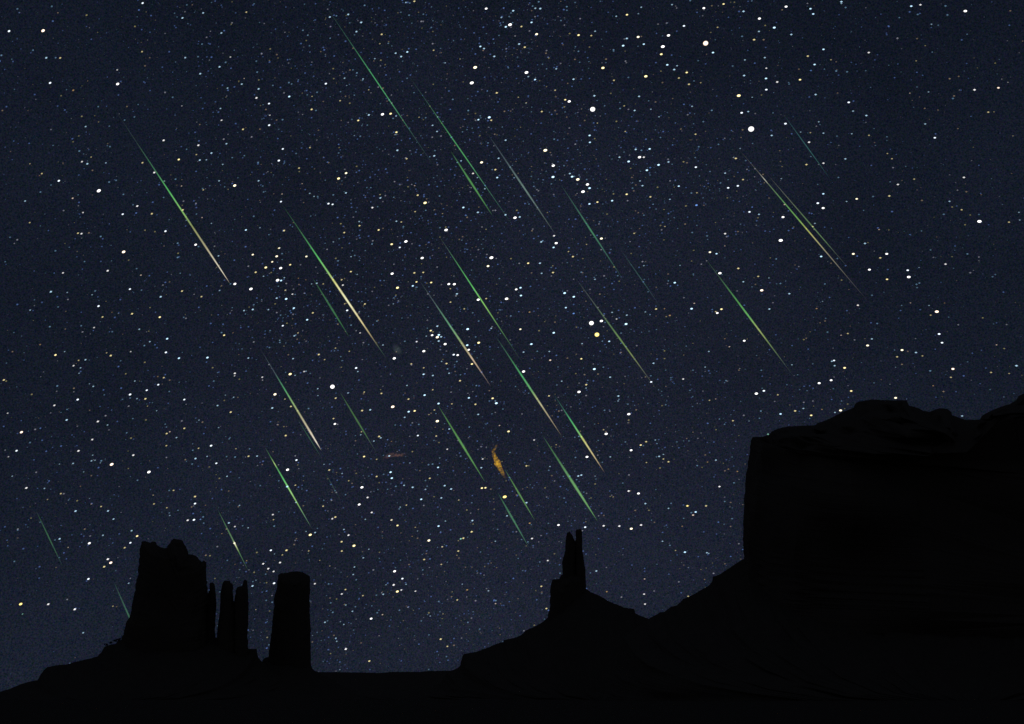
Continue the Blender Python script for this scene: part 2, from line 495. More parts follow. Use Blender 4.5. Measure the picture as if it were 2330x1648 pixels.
# ------------------------------------------------------------------ meteors
# start, end in the photograph; greatest width; colour stops (t, r, g, b as seen); where the width peaks; label; handle for its neighbours
SKY = lin((23, 27, 41))
METEORS = [
    ((261, 249), (523, 645), 5.2, [(0, 24, 30, 42), (.2, 44, 62, 62), (.36, 52, 120, 78), (.48, 66, 190, 84), (.58, 120, 190, 84), (.68, 140, 150, 84), (.8, 180, 150, 110), (.92, 246, 214, 190), (.97, 214, 170, 150), (1, 90, 80, 80)], .8,
     "longest bright meteor of the left sky, green trail ending in a tan pink head", "the green-and-tan meteor", .62, True),
    ((742, 15), (990, 382), 3.2, [(0, 24, 30, 42), (.2, 44, 90, 74), (.45, 52, 165, 92), (.6, 56, 150, 90), (.8, 46, 80, 78), (1, 24, 30, 42)], .5,
     "highest meteor, a very thin all-green line starting at the top edge", "the highest thin green meteor", 0, False),
    ((929, 171), (1166, 512), 3.4, [(0, 24, 30, 42), (.2, 44, 84, 70), (.42, 52, 150, 82), (.56, 60, 165, 84), (.76, 50, 110, 84), (1, 24, 30, 42)], .5,
     "long thin green meteor next right of the highest one, a short one beside it", "the second-highest green meteor", 0, False),
    ((1026, 345), (1120, 490), 6.2, [(0, 36, 70, 52), (.3, 60, 130, 66), (.6, 70, 146, 70), (1, 40, 80, 52)], .52,
     "short spindle-shaped green meteor tucked under the lower half of a long green line", "the short green spindle meteor", 0, False),
    ((1110, 305), (1264, 534), 5.6, [(0, 28, 34, 46), (.25, 66, 82, 92), (.55, 98, 128, 120), (.75, 84, 102, 98), (1, 30, 36, 48)], .52,
     "grey meteor without green, fairly wide, in the upper middle of the sky", "the grey meteor", 0, False),
    ((1276, 420), (1418, 637), 5.2, [(0, 30, 40, 48), (.25, 44, 90, 76), (.5, 54, 130, 90), (.7, 48, 100, 84), (1, 26, 34, 46)], .5,
     "teal green meteor of medium length directly right of the grey one", "the medium teal meteor", 0, False),
    ((1410, 565), (1502, 697), 3.4, [(0, 24, 30, 42), (.3, 42, 70, 72), (.6, 48, 84, 82), (.85, 40, 56, 70), (1, 26, 30, 42)], .5,
     "short very faint blue-grey meteor just below the end of a teal one", "the short faint blue-grey meteor", 0, False),
    ((1309, 632), (1494, 886), 5.2, [(0, 28, 34, 46), (.2, 70, 78, 78), (.42, 76, 110, 72), (.58, 96, 136, 66), (.72, 116, 132, 74), (.88, 74, 80, 76), (1, 28, 34, 46)], .55,
     "olive meteor with grey ends passing close by the bright yellow star", "the grey-ended olive meteor", 0, False),
    ((1781, 258), (1890, 409), 2.8, [(0, 24, 30, 42), (.35, 38, 84, 88), (.65, 40, 92, 92), (1, 24, 30, 42)], .5,
     "short faint hair-thin teal meteor highest on the right side", "the hair-thin teal meteor", 0, False),
    ((1683, 342), (1975, 686), 4.0, [(0, 26, 32, 44), (.16, 84, 86, 80), (.21, 190, 190, 170), (.24, 90, 110, 80), (.38, 80, 150, 72), (.48, 104, 168, 66), (.58, 190, 176, 74), (.7, 150, 126, 100), (.85, 84, 78, 82), (1, 28, 32, 44)], .5,
     "longer and brighter of two side-by-side meteors at right, green turning yellow", "the longer twin meteor", .54, True),
    ((1746, 397), (1932, 612), 3.4, [(0, 26, 32, 44), (.25, 92, 98, 84), (.5, 84, 120, 74), (.7, 88, 126, 78), (.85, 66, 76, 72), (1, 28, 34, 46)], .55,
     "shorter and dimmer of two side-by-side meteors at right, grey green", "the shorter twin meteor", 0, False),
    ((1601, 583), (1807, 858), 5.6, [(0, 28, 36, 46), (.2, 50, 80, 60), (.4, 66, 150, 66), (.52, 86, 176, 72), (.62, 150, 170, 84), (.75, 96, 126, 72), (.9, 52, 66, 60), (1, 28, 34, 46)], .5,
     "lone green meteor with a yellow middle above the mesa", "the meteor above the mesa", 0, False),
    ((641, 464), (879, 816), 6.2, [(0, 24, 32, 42), (.18, 44, 96, 66), (.36, 66, 190, 88), (.45, 130, 200, 96), (.53, 226, 204, 104), (.64, 255, 234, 170), (.76, 244, 196, 120), (.86, 160, 120, 80), (.93, 56, 90, 72), (1, 24, 32, 42)], .62,
     "brightest meteor, green above and glowing cream gold in its lower half", "the cream-gold meteor", .5, True),
    ((711, 632), (794, 766), 5.8, [(0, 32, 56, 50), (.4, 48, 106, 66), (.7, 48, 110, 66), (1, 32, 60, 50)], .55,
     "short dull green spindle meteor just under the cream-gold one", "the dull green spindle", 0, False),
    ((995, 531), (1189, 826), 4.2, [(0, 26, 34, 44), (.12, 60, 80, 76), (.25, 56, 140, 76), (.42, 72, 196, 84), (.58, 124, 196, 74), (.72, 80, 140, 70), (.88, 44, 74, 60), (1, 26, 34, 44)], .5,
     "long thin vivid green meteor running down the middle of the sky", "the vivid green middle meteor", 0, False),
    ((955, 639), (1118, 881), 6.2, [(0, 26, 32, 44), (.22, 70, 88, 92), (.42, 84, 156, 112), (.55, 120, 166, 104), (.64, 180, 160, 110), (.76, 216, 146, 126), (.88, 130, 96, 96), (1, 28, 32, 44)], .62,
     "meteor with a pale green trail and a pink head, crossing the star cluster", "the pink-headed meteor", .6, True),
    ((1127, 764), (1279, 994), 6.2, [(0, 28, 38, 46), (.22, 50, 104, 74), (.42, 52, 170, 92), (.56, 90, 166, 90), (.7, 196, 172, 118), (.82, 170, 130, 104), (1, 32, 36, 46)], .55,
     "green meteor with a tan tip starting where the vivid green one ends", "the tan-tipped green meteor", .64, True),
    ((1260, 897), (1376, 1076), 6.0, [(0, 26, 36, 46), (.2, 44, 96, 84), (.38, 52, 180, 96), (.52, 110, 190, 90), (.64, 214, 198, 84), (.8, 214, 164, 106), (.92, 150, 100, 80), (1, 34, 36, 46)], .6,
     "bright meteor turning from green to yellow, ending well above the forked spire", "the green-to-yellow meteor", .56, True),
    ((593, 795), (731, 1025), 6.0, [(0, 26, 32, 44), (.25, 64, 80, 90), (.42, 60, 160, 92), (.55, 130, 172, 96), (.68, 180, 160, 112), (.82, 214, 176, 150), (.92, 250, 214, 198), (1, 90, 80, 84)], .82,
     "lower left meteor with a pinkish white tip, green in its middle", "the white-tipped meteor", .62, True),
    ((676, 952), (733, 1044), 3.0, [(0, 26, 36, 44), (.5, 44, 88, 64), (1, 26, 38, 46)], .5,
     "short faint green meteor right against the white-tipped one, on its underside", "the faint close companion meteor", 0, False),
    ((739, 1074), (775, 1139), 2.8, [(0, 28, 38, 46), (.5, 40, 70, 66), (1, 26, 36, 46)], .5,
     "faintest and shortest meteor, a dim teal dash in the lower left sky", "the faintest meteor dash", 0, False),
    ((603, 1018), (709, 1202), 4.6, [(0, 28, 40, 46), (.14, 60, 130, 66), (.22, 170, 210, 110), (.27, 66, 160, 76), (.42, 70, 196, 90), (.58, 150, 214, 110), (.7, 120, 180, 76), (.85, 90, 140, 100), (1, 28, 36, 46)], .5,
     "vivid green beaded meteor high over the flat-topped pillar", "the beaded green meteor", 0, False),
    ((772, 890), (857, 1031), 5.2, [(0, 30, 42, 46), (.35, 60, 104, 56), (.65, 64, 112, 58), (.85, 50, 66, 62), (1, 26, 34, 46)], .5,
     "short dull olive green meteor below the big white star at left", "the dull olive meteor", 0, False),
    ((997, 923), (1103, 1096), 6.8, [(0, 34, 60, 48), (.3, 70, 130, 62), (.6, 82, 150, 68), (1, 40, 80, 50)], .52,
     "plain grass green spindle meteor left of the orange wisp", "the grass green spindle", 0, False),
    ((1235, 992), (1359, 1185), 8.4, [(0, 32, 52, 48), (.3, 64, 120, 70), (.55, 90, 156, 84), (.75, 100, 166, 86), (1, 44, 84, 56)], .62,
     "widest meteor, a soft green spindle pointing down at the forked spire", "the widest green spindle", 0, False),
    ((1148, 1067), (1216, 1183), 5.4, [(0, 34, 56, 48), (.35, 74, 130, 62), (.65, 84, 142, 66), (1, 40, 76, 52)], .52,
     "upper of two short green meteors low in the sky, starting under the orange wisp", "the upper short low meteor", 0, False),
    ((1133, 1122), (1202, 1243), 6.4, [(0, 32, 60, 52), (.35, 54, 116, 80), (.65, 58, 120, 84), (1, 34, 64, 58)], .45,
     "lower of two short meteors low in the sky, bluish green, left of the forked spire", "the lower short low meteor", 0, False),
    ((495, 1159), (564, 1297), 4.0, [(0, 32, 52, 50), (.3, 64, 110, 70), (.54, 90, 130, 84), (.58, 240, 240, 190), (.64, 170, 190, 120), (.72, 70, 120, 70), (1, 34, 56, 50)], .5,
     "thin green meteor with one white flash, above the thin twin spires", "the white-flash meteor", 0, False),
    ((82, 1162), (142, 1288), 3.6, [(0, 32, 48, 50), (.5, 48, 98, 68), (1, 32, 48, 50)], .5,
     "thin dim green meteor alone near the lower left edge", "the dim left-edge meteor", 0, False),
    ((258, 1322), (318, 1458), 4.6, [(0, 30, 42, 48), (.35, 46, 84, 70), (.7, 56, 104, 82), (1, 44, 84, 70)], .6,
     "dim green meteor dropping behind the left side of the broad butte", "the meteor behind the butte", 0, False),
]


def stops_at(stops, t):
    for (t0, *c0), (t1, *c1) in zip(stops, stops[1:]):
        if t <= t1:
            k = max(0.0, min(1.0, (t - t0) / max(1e-6, t1 - t0)))
            if t0 == 0:
                k = k ** 0.6                      # the faint ends reach far out
            elif t1 == 1:
                k = 1 - (1 - k) ** 0.6
            a, b = lin(c0), lin(c1)
            return [a[i] + (b[i] - a[i]) * k for i in range(3)]
    return list(lin(stops[-1][1:]))


def meteor_mesh(name, a, b, width, stops, peak, t0, t1, seed):
    """Glowing column of air: a fine core inside a wider sheath, tapering to both ends."""
    rnd = random.Random(seed)
    verts, faces, cols = [], [], []
    n = max(8, int(64 * (t1 - t0)))
    L = (b - a)
    ax = L.normalized()
    u = ax.orthogonal().normalized()
    v = ax.cross(u)
    for layer, (rk, gk) in enumerate(((1.0, 0.42), (0.58, 0.58))):
        start = len(verts)
        for i in range(n + 1):
            t = t0 + (t1 - t0) * i / n
            p = a + L * t
            prof = (t / peak) if t < peak else (1 - t) / (1 - peak)
            prof = max(0.03, prof) ** 0.6
            unit = (p - EYE).length / FPX
            r = 0.42 * width * prof * unit * rk * rnd.uniform(0.94, 1.06)
            r = max(r, 0.15 * unit)
            c = stops_at(stops, t)
            j = rnd.uniform(0.86, 1.14)
            if c[0] > c[1]:
                c[1] += 0.3 * (c[0] - c[1])
                c[0] *= 0.9
            warm = 0.3 if c[0] > c[1] * 0.98 else 0.18
            g = 0.3 * c[0] + 0.6 * c[1] + 0.1 * c[2]
            c = [max(0.0, (c[q] * (1 - warm) + g * warm - SKY[q])) * gk * j * 1.05 for q in range(3)]
            for k in range(8):
                w = k * math.pi / 4
                verts.append(p + (u * math.cos(w) + v * math.sin(w)) * r)
                cols.append(c)
        for i in range(n):
            for k in range(8):
                q, s = start + i * 8 + k, start + i * 8 + (k + 1) % 8
                faces.append((q, s, s + 8, q + 8))
        faces.append(tuple(start + 7 - k for k in range(8)))
        faces.append(tuple(start + n * 8 + k for k in range(8)))
    me = mesh_from(name, verts, faces)
    set_glow(me, cols)
    return me


for i, (p0, p1, wd, stops, pk, label, handle, split, parted) in enumerate(METEORS):
    r = random.Random(100 + i).uniform(23000, 26000)
    a, b = on_sphere(*p0, r), on_sphere(*p1, r - 1500)
    if parted:
        root = empty("meteor", b)
        link("trail", meteor_mesh("trail", a, b, wd, stops, pk, 0, split, i), root, METEORLIGHT)
        link("head", meteor_mesh("head", a, b, wd, stops, pk, split, 1, i + 50), root, METEORLIGHT)
    else:
        root = link("meteor", meteor_mesh("meteor", a, b, wd, stops, pk, 0, 1, i), None, METEORLIGHT)
    tag(root, label, "meteor", "meteors of the shower")


# ------------------------------------------------------------------ nebulae: glowing gas with real depth
def nebula(path, radii, col, label, seed, density=1.0, cat="nebula", name="nebula"):
    dist = 38000.0
    unit = dist / FPX
    pts = [on_sphere(x, y, dist) for x, y in path]
    view = ray(*path[len(path) // 2]).normalized()
    verts, faces = [], []
    n = 14
    for i, p in enumerate(pts):
        q0, q1 = pts[max(0, i - 1)], pts[min(len(pts) - 1, i + 1)]
        ax = (q1 - q0).normalized()
        u = ax.cross(view).normalized()
        v = u.cross(ax)
        for k in range(n):
            w = 2 * math.pi * k / n
            r = radii[i] * unit * (1 + 0.25 * noise.noise((i * 0.9 + seed, k * 0.8, 2.0)))
            verts.append(p + (u * math.cos(w) + v * math.sin(w)) * r)
    for i in range(len(pts) - 1):
        for k in range(n):
            a, b = i * n + k, i * n + (k + 1) % n
            faces.append((a, b, b + n, a + n))
    faces.append(tuple(range(n - 1, -1, -1)))
    faces.append(tuple((len(pts) - 1) * n + k for k in range(n)))
    m = bpy.data.materials.new(name + "_gas")
    c = sum(pts, Vector()) / len(pts)
    gas = mesh_from(name, [v - c for v in verts], faces, True)
    bm = bmesh.new()
    bm.from_mesh(gas)
    bmesh.ops.recalc_face_normals(bm, faces=bm.faces)
    bm.to_mesh(gas)
    bm.free()
    m.use_nodes = True
    nn, ll = m.node_tree.nodes, m.node_tree.links
    nn.clear()
    out = nn.new("ShaderNodeOutputMaterial")
    em = nn.new("ShaderNodeEmission")
    tc = nn.new("ShaderNodeTexCoord")
    tx = nn.new("ShaderNodeTexNoise")
    tx.inputs["Scale"].default_value = 1.0 / (4.6 * unit)
    tx.inputs["Detail"].default_value = 3.0
    ll.new(tc.outputs["Object"], tx.inputs["Vector"])
    mr = nn.new("ShaderNodeMapRange")
    mr.inputs["From Min"].default_value, mr.inputs["From Max"].default_value = (0.42, 0.7) if name == "nebula" else (0.3, 0.6)
    mr.inputs["To Min"].default_value, mr.inputs["To Max"].default_value = 0.0, 1.8
    ll.new(tx.outputs["Fac"], mr.inputs["Value"])
    ml = nn.new("ShaderNodeMath")
    ml.operation = "MULTIPLY"
    ml.inputs[1].default_value = density / (max(radii) * 2 * unit)
    # the gas thins out from the middle of the cloud
    ln = nn.new("ShaderNodeVectorMath")
    ln.operation = "LENGTH"
    ll.new(tc.outputs["Object"], ln.inputs[0])
    fall = nn.new("ShaderNodeMapRange")
    fall.interpolation_type = "SMOOTHSTEP"
    reach = max((p - sum(pts, Vector()) / len(pts)).length for p in pts) * (1.05 if name == "nebula" else 0.9)
    fall.inputs["From Min"].default_value, fall.inputs["From Max"].default_value = 0.0, reach
    fall.inputs["To Min"].default_value, fall.inputs["To Max"].default_value = 1.7, 0.12 if name == "nebula" else 0.0
    ll.new(ln.outputs["Value"], fall.inputs["Value"])
    fm = nn.new("ShaderNodeMath")
    fm.operation = "MULTIPLY"
    ll.new(mr.outputs[0], fm.inputs[0])
    ll.new(fall.outputs[0], fm.inputs[1])
    ll.new(fm.outputs[0], ml.inputs[0])
    ll.new(ml.outputs[0], em.inputs["Strength"])
    em.inputs["Color"].default_value = (*col, 1)
    ll.new(em.outputs[0], out.inputs["Volume"])
    o = link(name, gas, None, m)
    o.location = c
    tag(o, label, cat)


nebula([(1134, 1008), (1129, 1016), (1122, 1026), (1124, 1037), (1129, 1046), (1131, 1053), (1136, 1062), (1141, 1072), (1146, 1082), (1152, 1092)],
       [0.6, 3, 4, 4.5, 5.5, 8, 6, 5, 4, 0.6], lin((196, 148, 22)), "bright orange curved wisp of glowing gas left of the green-to-yellow meteor", 1, 0.95)
nebula([(870, 1048), (877, 1042), (884, 1037), (897, 1035), (910, 1036), (922, 1035), (930, 1036)], [1.5, 5, 5.5, 4.5, 4.5, 4, 1.5],
       lin((96, 68, 52)), "dim brown bent wisp of gas under the dull olive meteor", 2, 0.62)
nebula([(892, 782), (897, 788), (904, 796), (911, 804), (916, 810)], [3, 7, 9, 7, 3], lin((30, 36, 35)),
       "small round grey-green fuzzy patch, the only blurred galaxy-like spot", 3, 1.2, "galaxy", "galaxy")

# ------------------------------------------------------------------ stars
# per tile of the photograph: x, y, apparent length, colour (w white, b pale blue, B dim blue, c cream, y yellow, Y deep yellow, o peach, O amber, g green)
TILES = {
"A": (0, 0, """59,204,20,w 281,201,26,o 302,378,17,b 393,379,16,y 327,542,20,w 478,590,16,O 768,549,24,w 931,21,19,w 1191,118,17,b 1326,85,16,b 1244,163,12,B 1445,216,16,b 927,338,15,y 1209,377,16,b 1504,373,14,w 765,457,14,w 1433,437,17,b 1307,482,17,b 946,541,13,B 1578,550,16,b 1594,513,12,o 1485,576,15,b 1688,581,17,b 1674,640,18,w 1756,677,19,w 1888,631,20,b 2127,547,20,w 2153,112,17,b 2273,95,17,b 1608,80,15,y 1941,178,12,B 1878,237,13,B 2034,715,18,y 2037,630,13,y 1918,690,12,B 1439,709,15,b 1446,786,16,w 1761,753,14,w 1757,818,20,w 1586,845,17,y 1792,806,12,B 2220,658,15,y 559,827,15,b 870,728,12,B 1187,692,12,w 1149,847,12,B 1068,917,18,w 1295,949,18,w 1478,939,16,b 1846,973,19,w 2023,964,15,y 1380,1000,17,b 1282,1010,14,y 1167,1042,20,y 1304,1046,17,b 1347,1044,14,b 1820,1049,21,w 1857,1053,14,B 1454,1074,14,b 930,1063,16,y 535,1056,16,w 570,1070,17,b 595,1026,13,y 691,1064,14,b 273,1134,15,y 258,1147,12,O 195,1070,12,y 384,1181,20,w 645,1246,30,w 474,1295,15,o 1007,1127,18,w 1430,1181,15,b 1688,1181,16,b 1703,1208,13,B 1952,1098,16,y 1532,1212,25,c 1185,1215,13,o 1327,1240,14,y 1972,1200,12,o 2259,1131,22,c 2210,1166,24,y 2258,1260,17,b 2022,1263,14,b 2050,1283,14,b 1841,1267,13,o 1834,1317,19,w 2144,1330,20,w 2171,1335,19,w 164,1313,15,b 542,1388,15,w 524,1418,12,B 896,1346,18,w 801,1399,19,w 991,1396,17,y 194,1454,14,y 509,1523,16,y 532,1526,17,w 1080,1510,20,w 1319,1421,13,o 1605,1502,19,b 1854,1506,18,y 1697,1487,13,b 1380,1459,13,b 1216,1438,12,b 1277,1598,22,w 2247,1519,17,y 2176,1580,13,b 1824,1620,16,w 2123,1550,11,B 1247,1526,12,B 2249,511,15,b 2263,559,12,b 1072,1183,14,g 1193,1371,17,y"""),
"B": (765, 0, """510,9,17,y 163,147,18,b 132,207,17,b 297,225,17,y 285,286,13,y 455,17,15,b 979,57,22,w 1155,71,18,b 1078,115,15,b 1135,162,29,w 1107,176,20,b 1275,147,19,b 1209,174,17,y 1332,57,18,b 1300,55,16,b 1308,224,23,c 1582,230,21,y 1665,233,16,y 1690,205,15,b 1898,97,20,y 1828,107,15,b 1991,48,15,b 1972,90,13,b 2192,31,15,b 2270,170,20,w 2169,232,25,w 1971,242,23,c 1897,252,18,b 1873,299,21,b 2008,289,19,b 2132,305,29,w 2122,355,22,y 2161,424,20,b 2206,455,18,b 2225,430,15,b 2021,499,26,y 2288,474,20,y 2237,510,16,y 1231,309,18,y 1194,288,18,b 941,304,19,b 965,318,17,b 1032,369,18,b 464,340,19,b 388,348,17,b 424,370,18,b 334,374,12,B 252,384,14,b 636,329,15,y 711,411,14,b 907,441,30,c 885,542,31,w 1242,474,29,w 1298,520,19,b 1254,501,15,b 1436,450,16,b 1741,444,26,y 1549,518,18,b 1813,525,16,y 1429,590,15,y 1495,652,19,y 1521,663,25,w 1685,626,18,b 1674,714,40,w 1977,630,17,b 1048,607,18,y 1189,636,13,y 1240,672,13,y 1880,692,14,y 1948,722,17,b 2054,714,14,b 2107,763,14,b 1705,804,13,y 1342,729,17,y 175,516,15,b 212,587,13,y 783,524,12,B 302,747,26,w 355,743,22,y 213,751,18,b 391,758,15,b 144,787,19,y 393,864,20,y 541,766,13,y 629,819,16,b 658,859,16,b 663,764,13,b 745,715,15,B 838,780,15,B 928,782,19,b 999,767,24,b 1012,786,17,y 500,790,12,B 118,886,12,b 399,982,18,b 640,1018,18,b 460,1037,16,y 1106,916,17,b 1060,1034,17,b 949,1061,24,c 1039,1108,18,y 1051,1160,19,b 1365,982,31,c 1654,885,20,b 1656,930,19,b 1887,859,14,y 1945,842,13,B 2046,973,20,b 1955,976,18,b 1980,1027,26,w 2008,1027,18,w 1849,1027,17,b 1909,1055,22,b 2104,1077,22,b 2169,1058,17,b 2028,1112,21,b 2050,1095,17,B 1417,1082,26,w 1415,1156,25,b 1525,1134,17,b 1540,1154,22,b 1577,1172,28,c 1640,1205,26,w 1611,1252,29,w 1654,1229,22,b 1653,1332,20,b 1705,1320,19,y 1801,1311,20,b 1896,1269,20,y 2051,1286,17,y 2178,1302,15,b 1999,1213,17,b 1983,1182,15,b 2236,1216,19,b 2196,947,15,B 893,1133,17,w 815,1050,15,b 659,1218,15,B 512,1213,13,o 288,1293,17,b 286,1271,13,y 532,1275,18,y 447,1315,13,B 236,1356,18,w 580,1325,28,y 830,1355,20,b 515,1382,15,y 925,1387,18,b 1105,1403,18,b 1167,1422,27,w 1198,1417,18,b 700,1363,14,B 393,1445,16,b 425,1450,15,y 150,1447,15,b 152,1474,17,y 277,1502,19,y 812,1445,15,B 717,1502,28,w 455,1577,27,w 362,1595,22,y 415,1616,19,w 880,1440,14,B 1422,1540,18,w 1436,1588,25,w 1419,1616,20,b 1338,1580,18,b 1290,1558,15,B 1731,1558,24,c 1837,1448,14,B 1945,1524,15,y 2145,1479,13,y 515,1465,12,B 694,1395,12,y 922,1160,14,b 970,1233,15,b"""),
"C": (1530, 0, """205,54,22,w 334,27,19,y 464,75,18,b 568,122,23,w 742,44,22,w 901,58,19,b 919,92,19,b 1103,12,18,b 1103,23,14,b 1559,41,19,b 1619,32,17,w 665,181,22,b 295,179,14,y 217,283,39,o 265,344,20,b 533,260,18,y 776,226,17,b 565,206,16,b 437,183,12,B 986,323,19,b 1282,344,17,w 884,367,17,y 603,377,16,b 473,392,15,b 1035,391,13,y 928,422,19,b 904,461,16,B 613,446,16,w 468,494,18,b 611,513,20,b 684,536,18,w 833,521,20,y 433,625,29,y 613,586,20,w 108,551,17,y 185,541,13,y 128,695,15,b 452,737,21,w 495,729,16,b 521,636,13,b 935,618,17,b 995,640,12,B 1151,669,20,w 1179,726,15,b 1266,755,17,b 1691,159,13,b 1912,73,24,w 1650,299,11,y 1591,398,12,y 1633,492,13,B 2128,574,19,o 1972,587,18,w 2062,733,15,y 2099,731,11,y 1672,601,13,b 1550,609,12,o 1650,810,15,b 1713,900,19,w 1283,884,14,y 1171,874,14,b 738,808,21,w 955,796,14,b 901,867,13,y 986,870,15,b 837,863,13,b 514,843,44,w 648,885,17,b 892,929,18,w 1035,931,13,B 151,877,16,y 1403,1003,13,y 1433,1037,14,y 1129,1038,16,b 986,1066,17,w 875,1075,17,y 442,970,13,b 414,1035,18,y 153,1092,20,w 461,1173,16,y 427,1214,20,w 364,1227,20,w 344,1131,16,b 711,1167,13,b 1903,1159,17,w 1472,1205,17,w 1578,1170,14,y 985,1266,19,b 1203,1299,20,c 1137,1316,14,b 1416,1280,17,y 949,1327,21,w 984,1359,23,w 732,1336,14,o 503,1384,20,w 565,1400,16,b 722,1418,23,w 916,1480,15,y 160,1259,14,y 157,1340,22,B 1809,1315,15,b 1888,1370,15,y 2262,1387,13,b 2267,1437,13,b 2004,1446,29,w 2197,1451,15,y 1551,1532,14,B 344,1526,18,w 707,1570,31,w 1257,1590,17,b 662,1497,13,B 1038,1490,12,B 1349,1499,13,o 930,1459,14,b 1151,1551,13,B 2223,888,11,y 342,1606,12,o 2190,538,11,w 2150,517,10,w 1873,588,10,w"""),
"D": (0, 541, """807,93,27,o 1426,119,15,b 703,216,18,w 411,230,16,w 920,245,14,o 848,336,19,w 332,353,18,b 439,358,13,b 601,373,13,b 1049,386,18,b 1188,349,17,y 1315,385,16,y 643,447,20,w 197,473,14,b 669,518,16,y 731,487,12,O 862,497,18,y 1043,519,20,y 614,587,15,w 909,598,15,b 1091,660,20,b 978,679,15,b 262,698,14,O 362,766,20,y 422,744,13,b 55,735,12,B 696,752,13,y 723,770,18,y 853,744,14,w 1083,749,20,w 1168,787,20,b 1354,783,21,b 513,801,14,y 558,797,16,b 480,836,16,w 526,850,14,b 516,885,13,b 25,929,17,y 609,971,15,b 584,954,12,b 880,936,14,b 1069,914,16,y 1030,907,13,O 1033,960,19,w 958,996,19,w 849,1024,21,w 949,1052,18,y 894,1051,14,b 507,1057,20,w 355,1095,17,w 50,1146,14,w 1022,1130,13,b 963,1100,12,y 653,1102,13,B 435,1190,18,b 639,1200,18,w 702,1223,14,b 140,1270,23,o 1203,1057,19,w 1203,1245,17,y 1088,1279,17,y 1108,1267,14,o 1152,1305,15,b 602,1318,17,w 108,1391,19,w 55,1430,13,w 512,1392,18,w 605,1420,13,b 597,1457,15,b 620,1453,13,b 655,1470,12,b 477,1474,15,b 388,1478,12,b 1086,1358,15,y 870,1420,18,w 729,1480,28,o 972,1530,26,w 546,1529,12,b 80,1557,13,b 1276,1442,18,b 1378,1358,21,w 1296,1375,15,y 1452,1336,12,B 1412,1473,19,w 1352,1428,14,b 1482,1558,15,b 1540,1378,13,y 1622,1427,17,y 1678,1426,16,b 1865,1292,18,y 1816,1222,13,O 1935,1452,20,w 1877,1515,25,w 2115,1480,13,b 2149,1517,17,y 2186,1216,22,w 2177,1181,16,y 2170,973,36,w 2074,986,15,b 2075,1031,13,b 2191,1048,17,y 2193,1015,13,B 2272,1014,15,b 1894,891,26,y 1926,899,14,b 1985,874,16,w 1997,872,14,b 1533,886,18,w 1531,902,14,w 1712,911,16,w 1714,930,12,w 1795,1023,25,c 1778,1054,13,B 1860,1054,14,y 1777,1112,18,b 1899,1102,17,y 1525,1042,14,b 1471,1028,12,b 1506,1139,18,y 1420,1096,16,b 1555,1155,12,B 1299,1191,13,b 1278,1178,13,B 1427,1240,13,b 1634,1018,10,O 1621,786,16,b 1913,790,16,b 1826,670,13,b 1921,641,16,b 1945,622,14,y 1788,682,12,B 1846,575,19,w 2005,536,20,b 1918,460,20,b 1868,400,22,b 1806,395,17,b 1894,478,15,B 1752,470,15,b 1650,469,18,b 1593,476,16,b 2042,491,17,y 1909,369,16,w 1650,111,20,c 1806,122,22,c 1777,158,19,c 1735,195,23,y 1832,199,25,w 1669,226,18,y 1894,177,19,y 2000,123,20,c 1812,278,28,w 1835,280,20,b 1810,292,14,B 1638,335,27,w 1533,302,24,w 1720,252,14,b 1863,343,15,y 1856,261,14,b 1948,265,13,O 1996,275,12,O 2068,298,16,b 2034,302,13,b 2110,302,14,y 2238,310,17,w 2230,275,16,y 2266,475,20,w 2250,432,14,y 2288,222,15,y 1820,69,17,y 1463,637,19,y 1521,621,12,O 2081,763,18,y 2190,721,14,y 2280,742,14,y 2119,796,14,y 1433,345,14,b 2276,1587,14,y 2233,1540,14,b 1773,338,13,B 1880,512,14,B 1900,490,15,B 1845,545,13,B 1812,535,12,B 1930,500,12,B 1910,530,12,O"""),
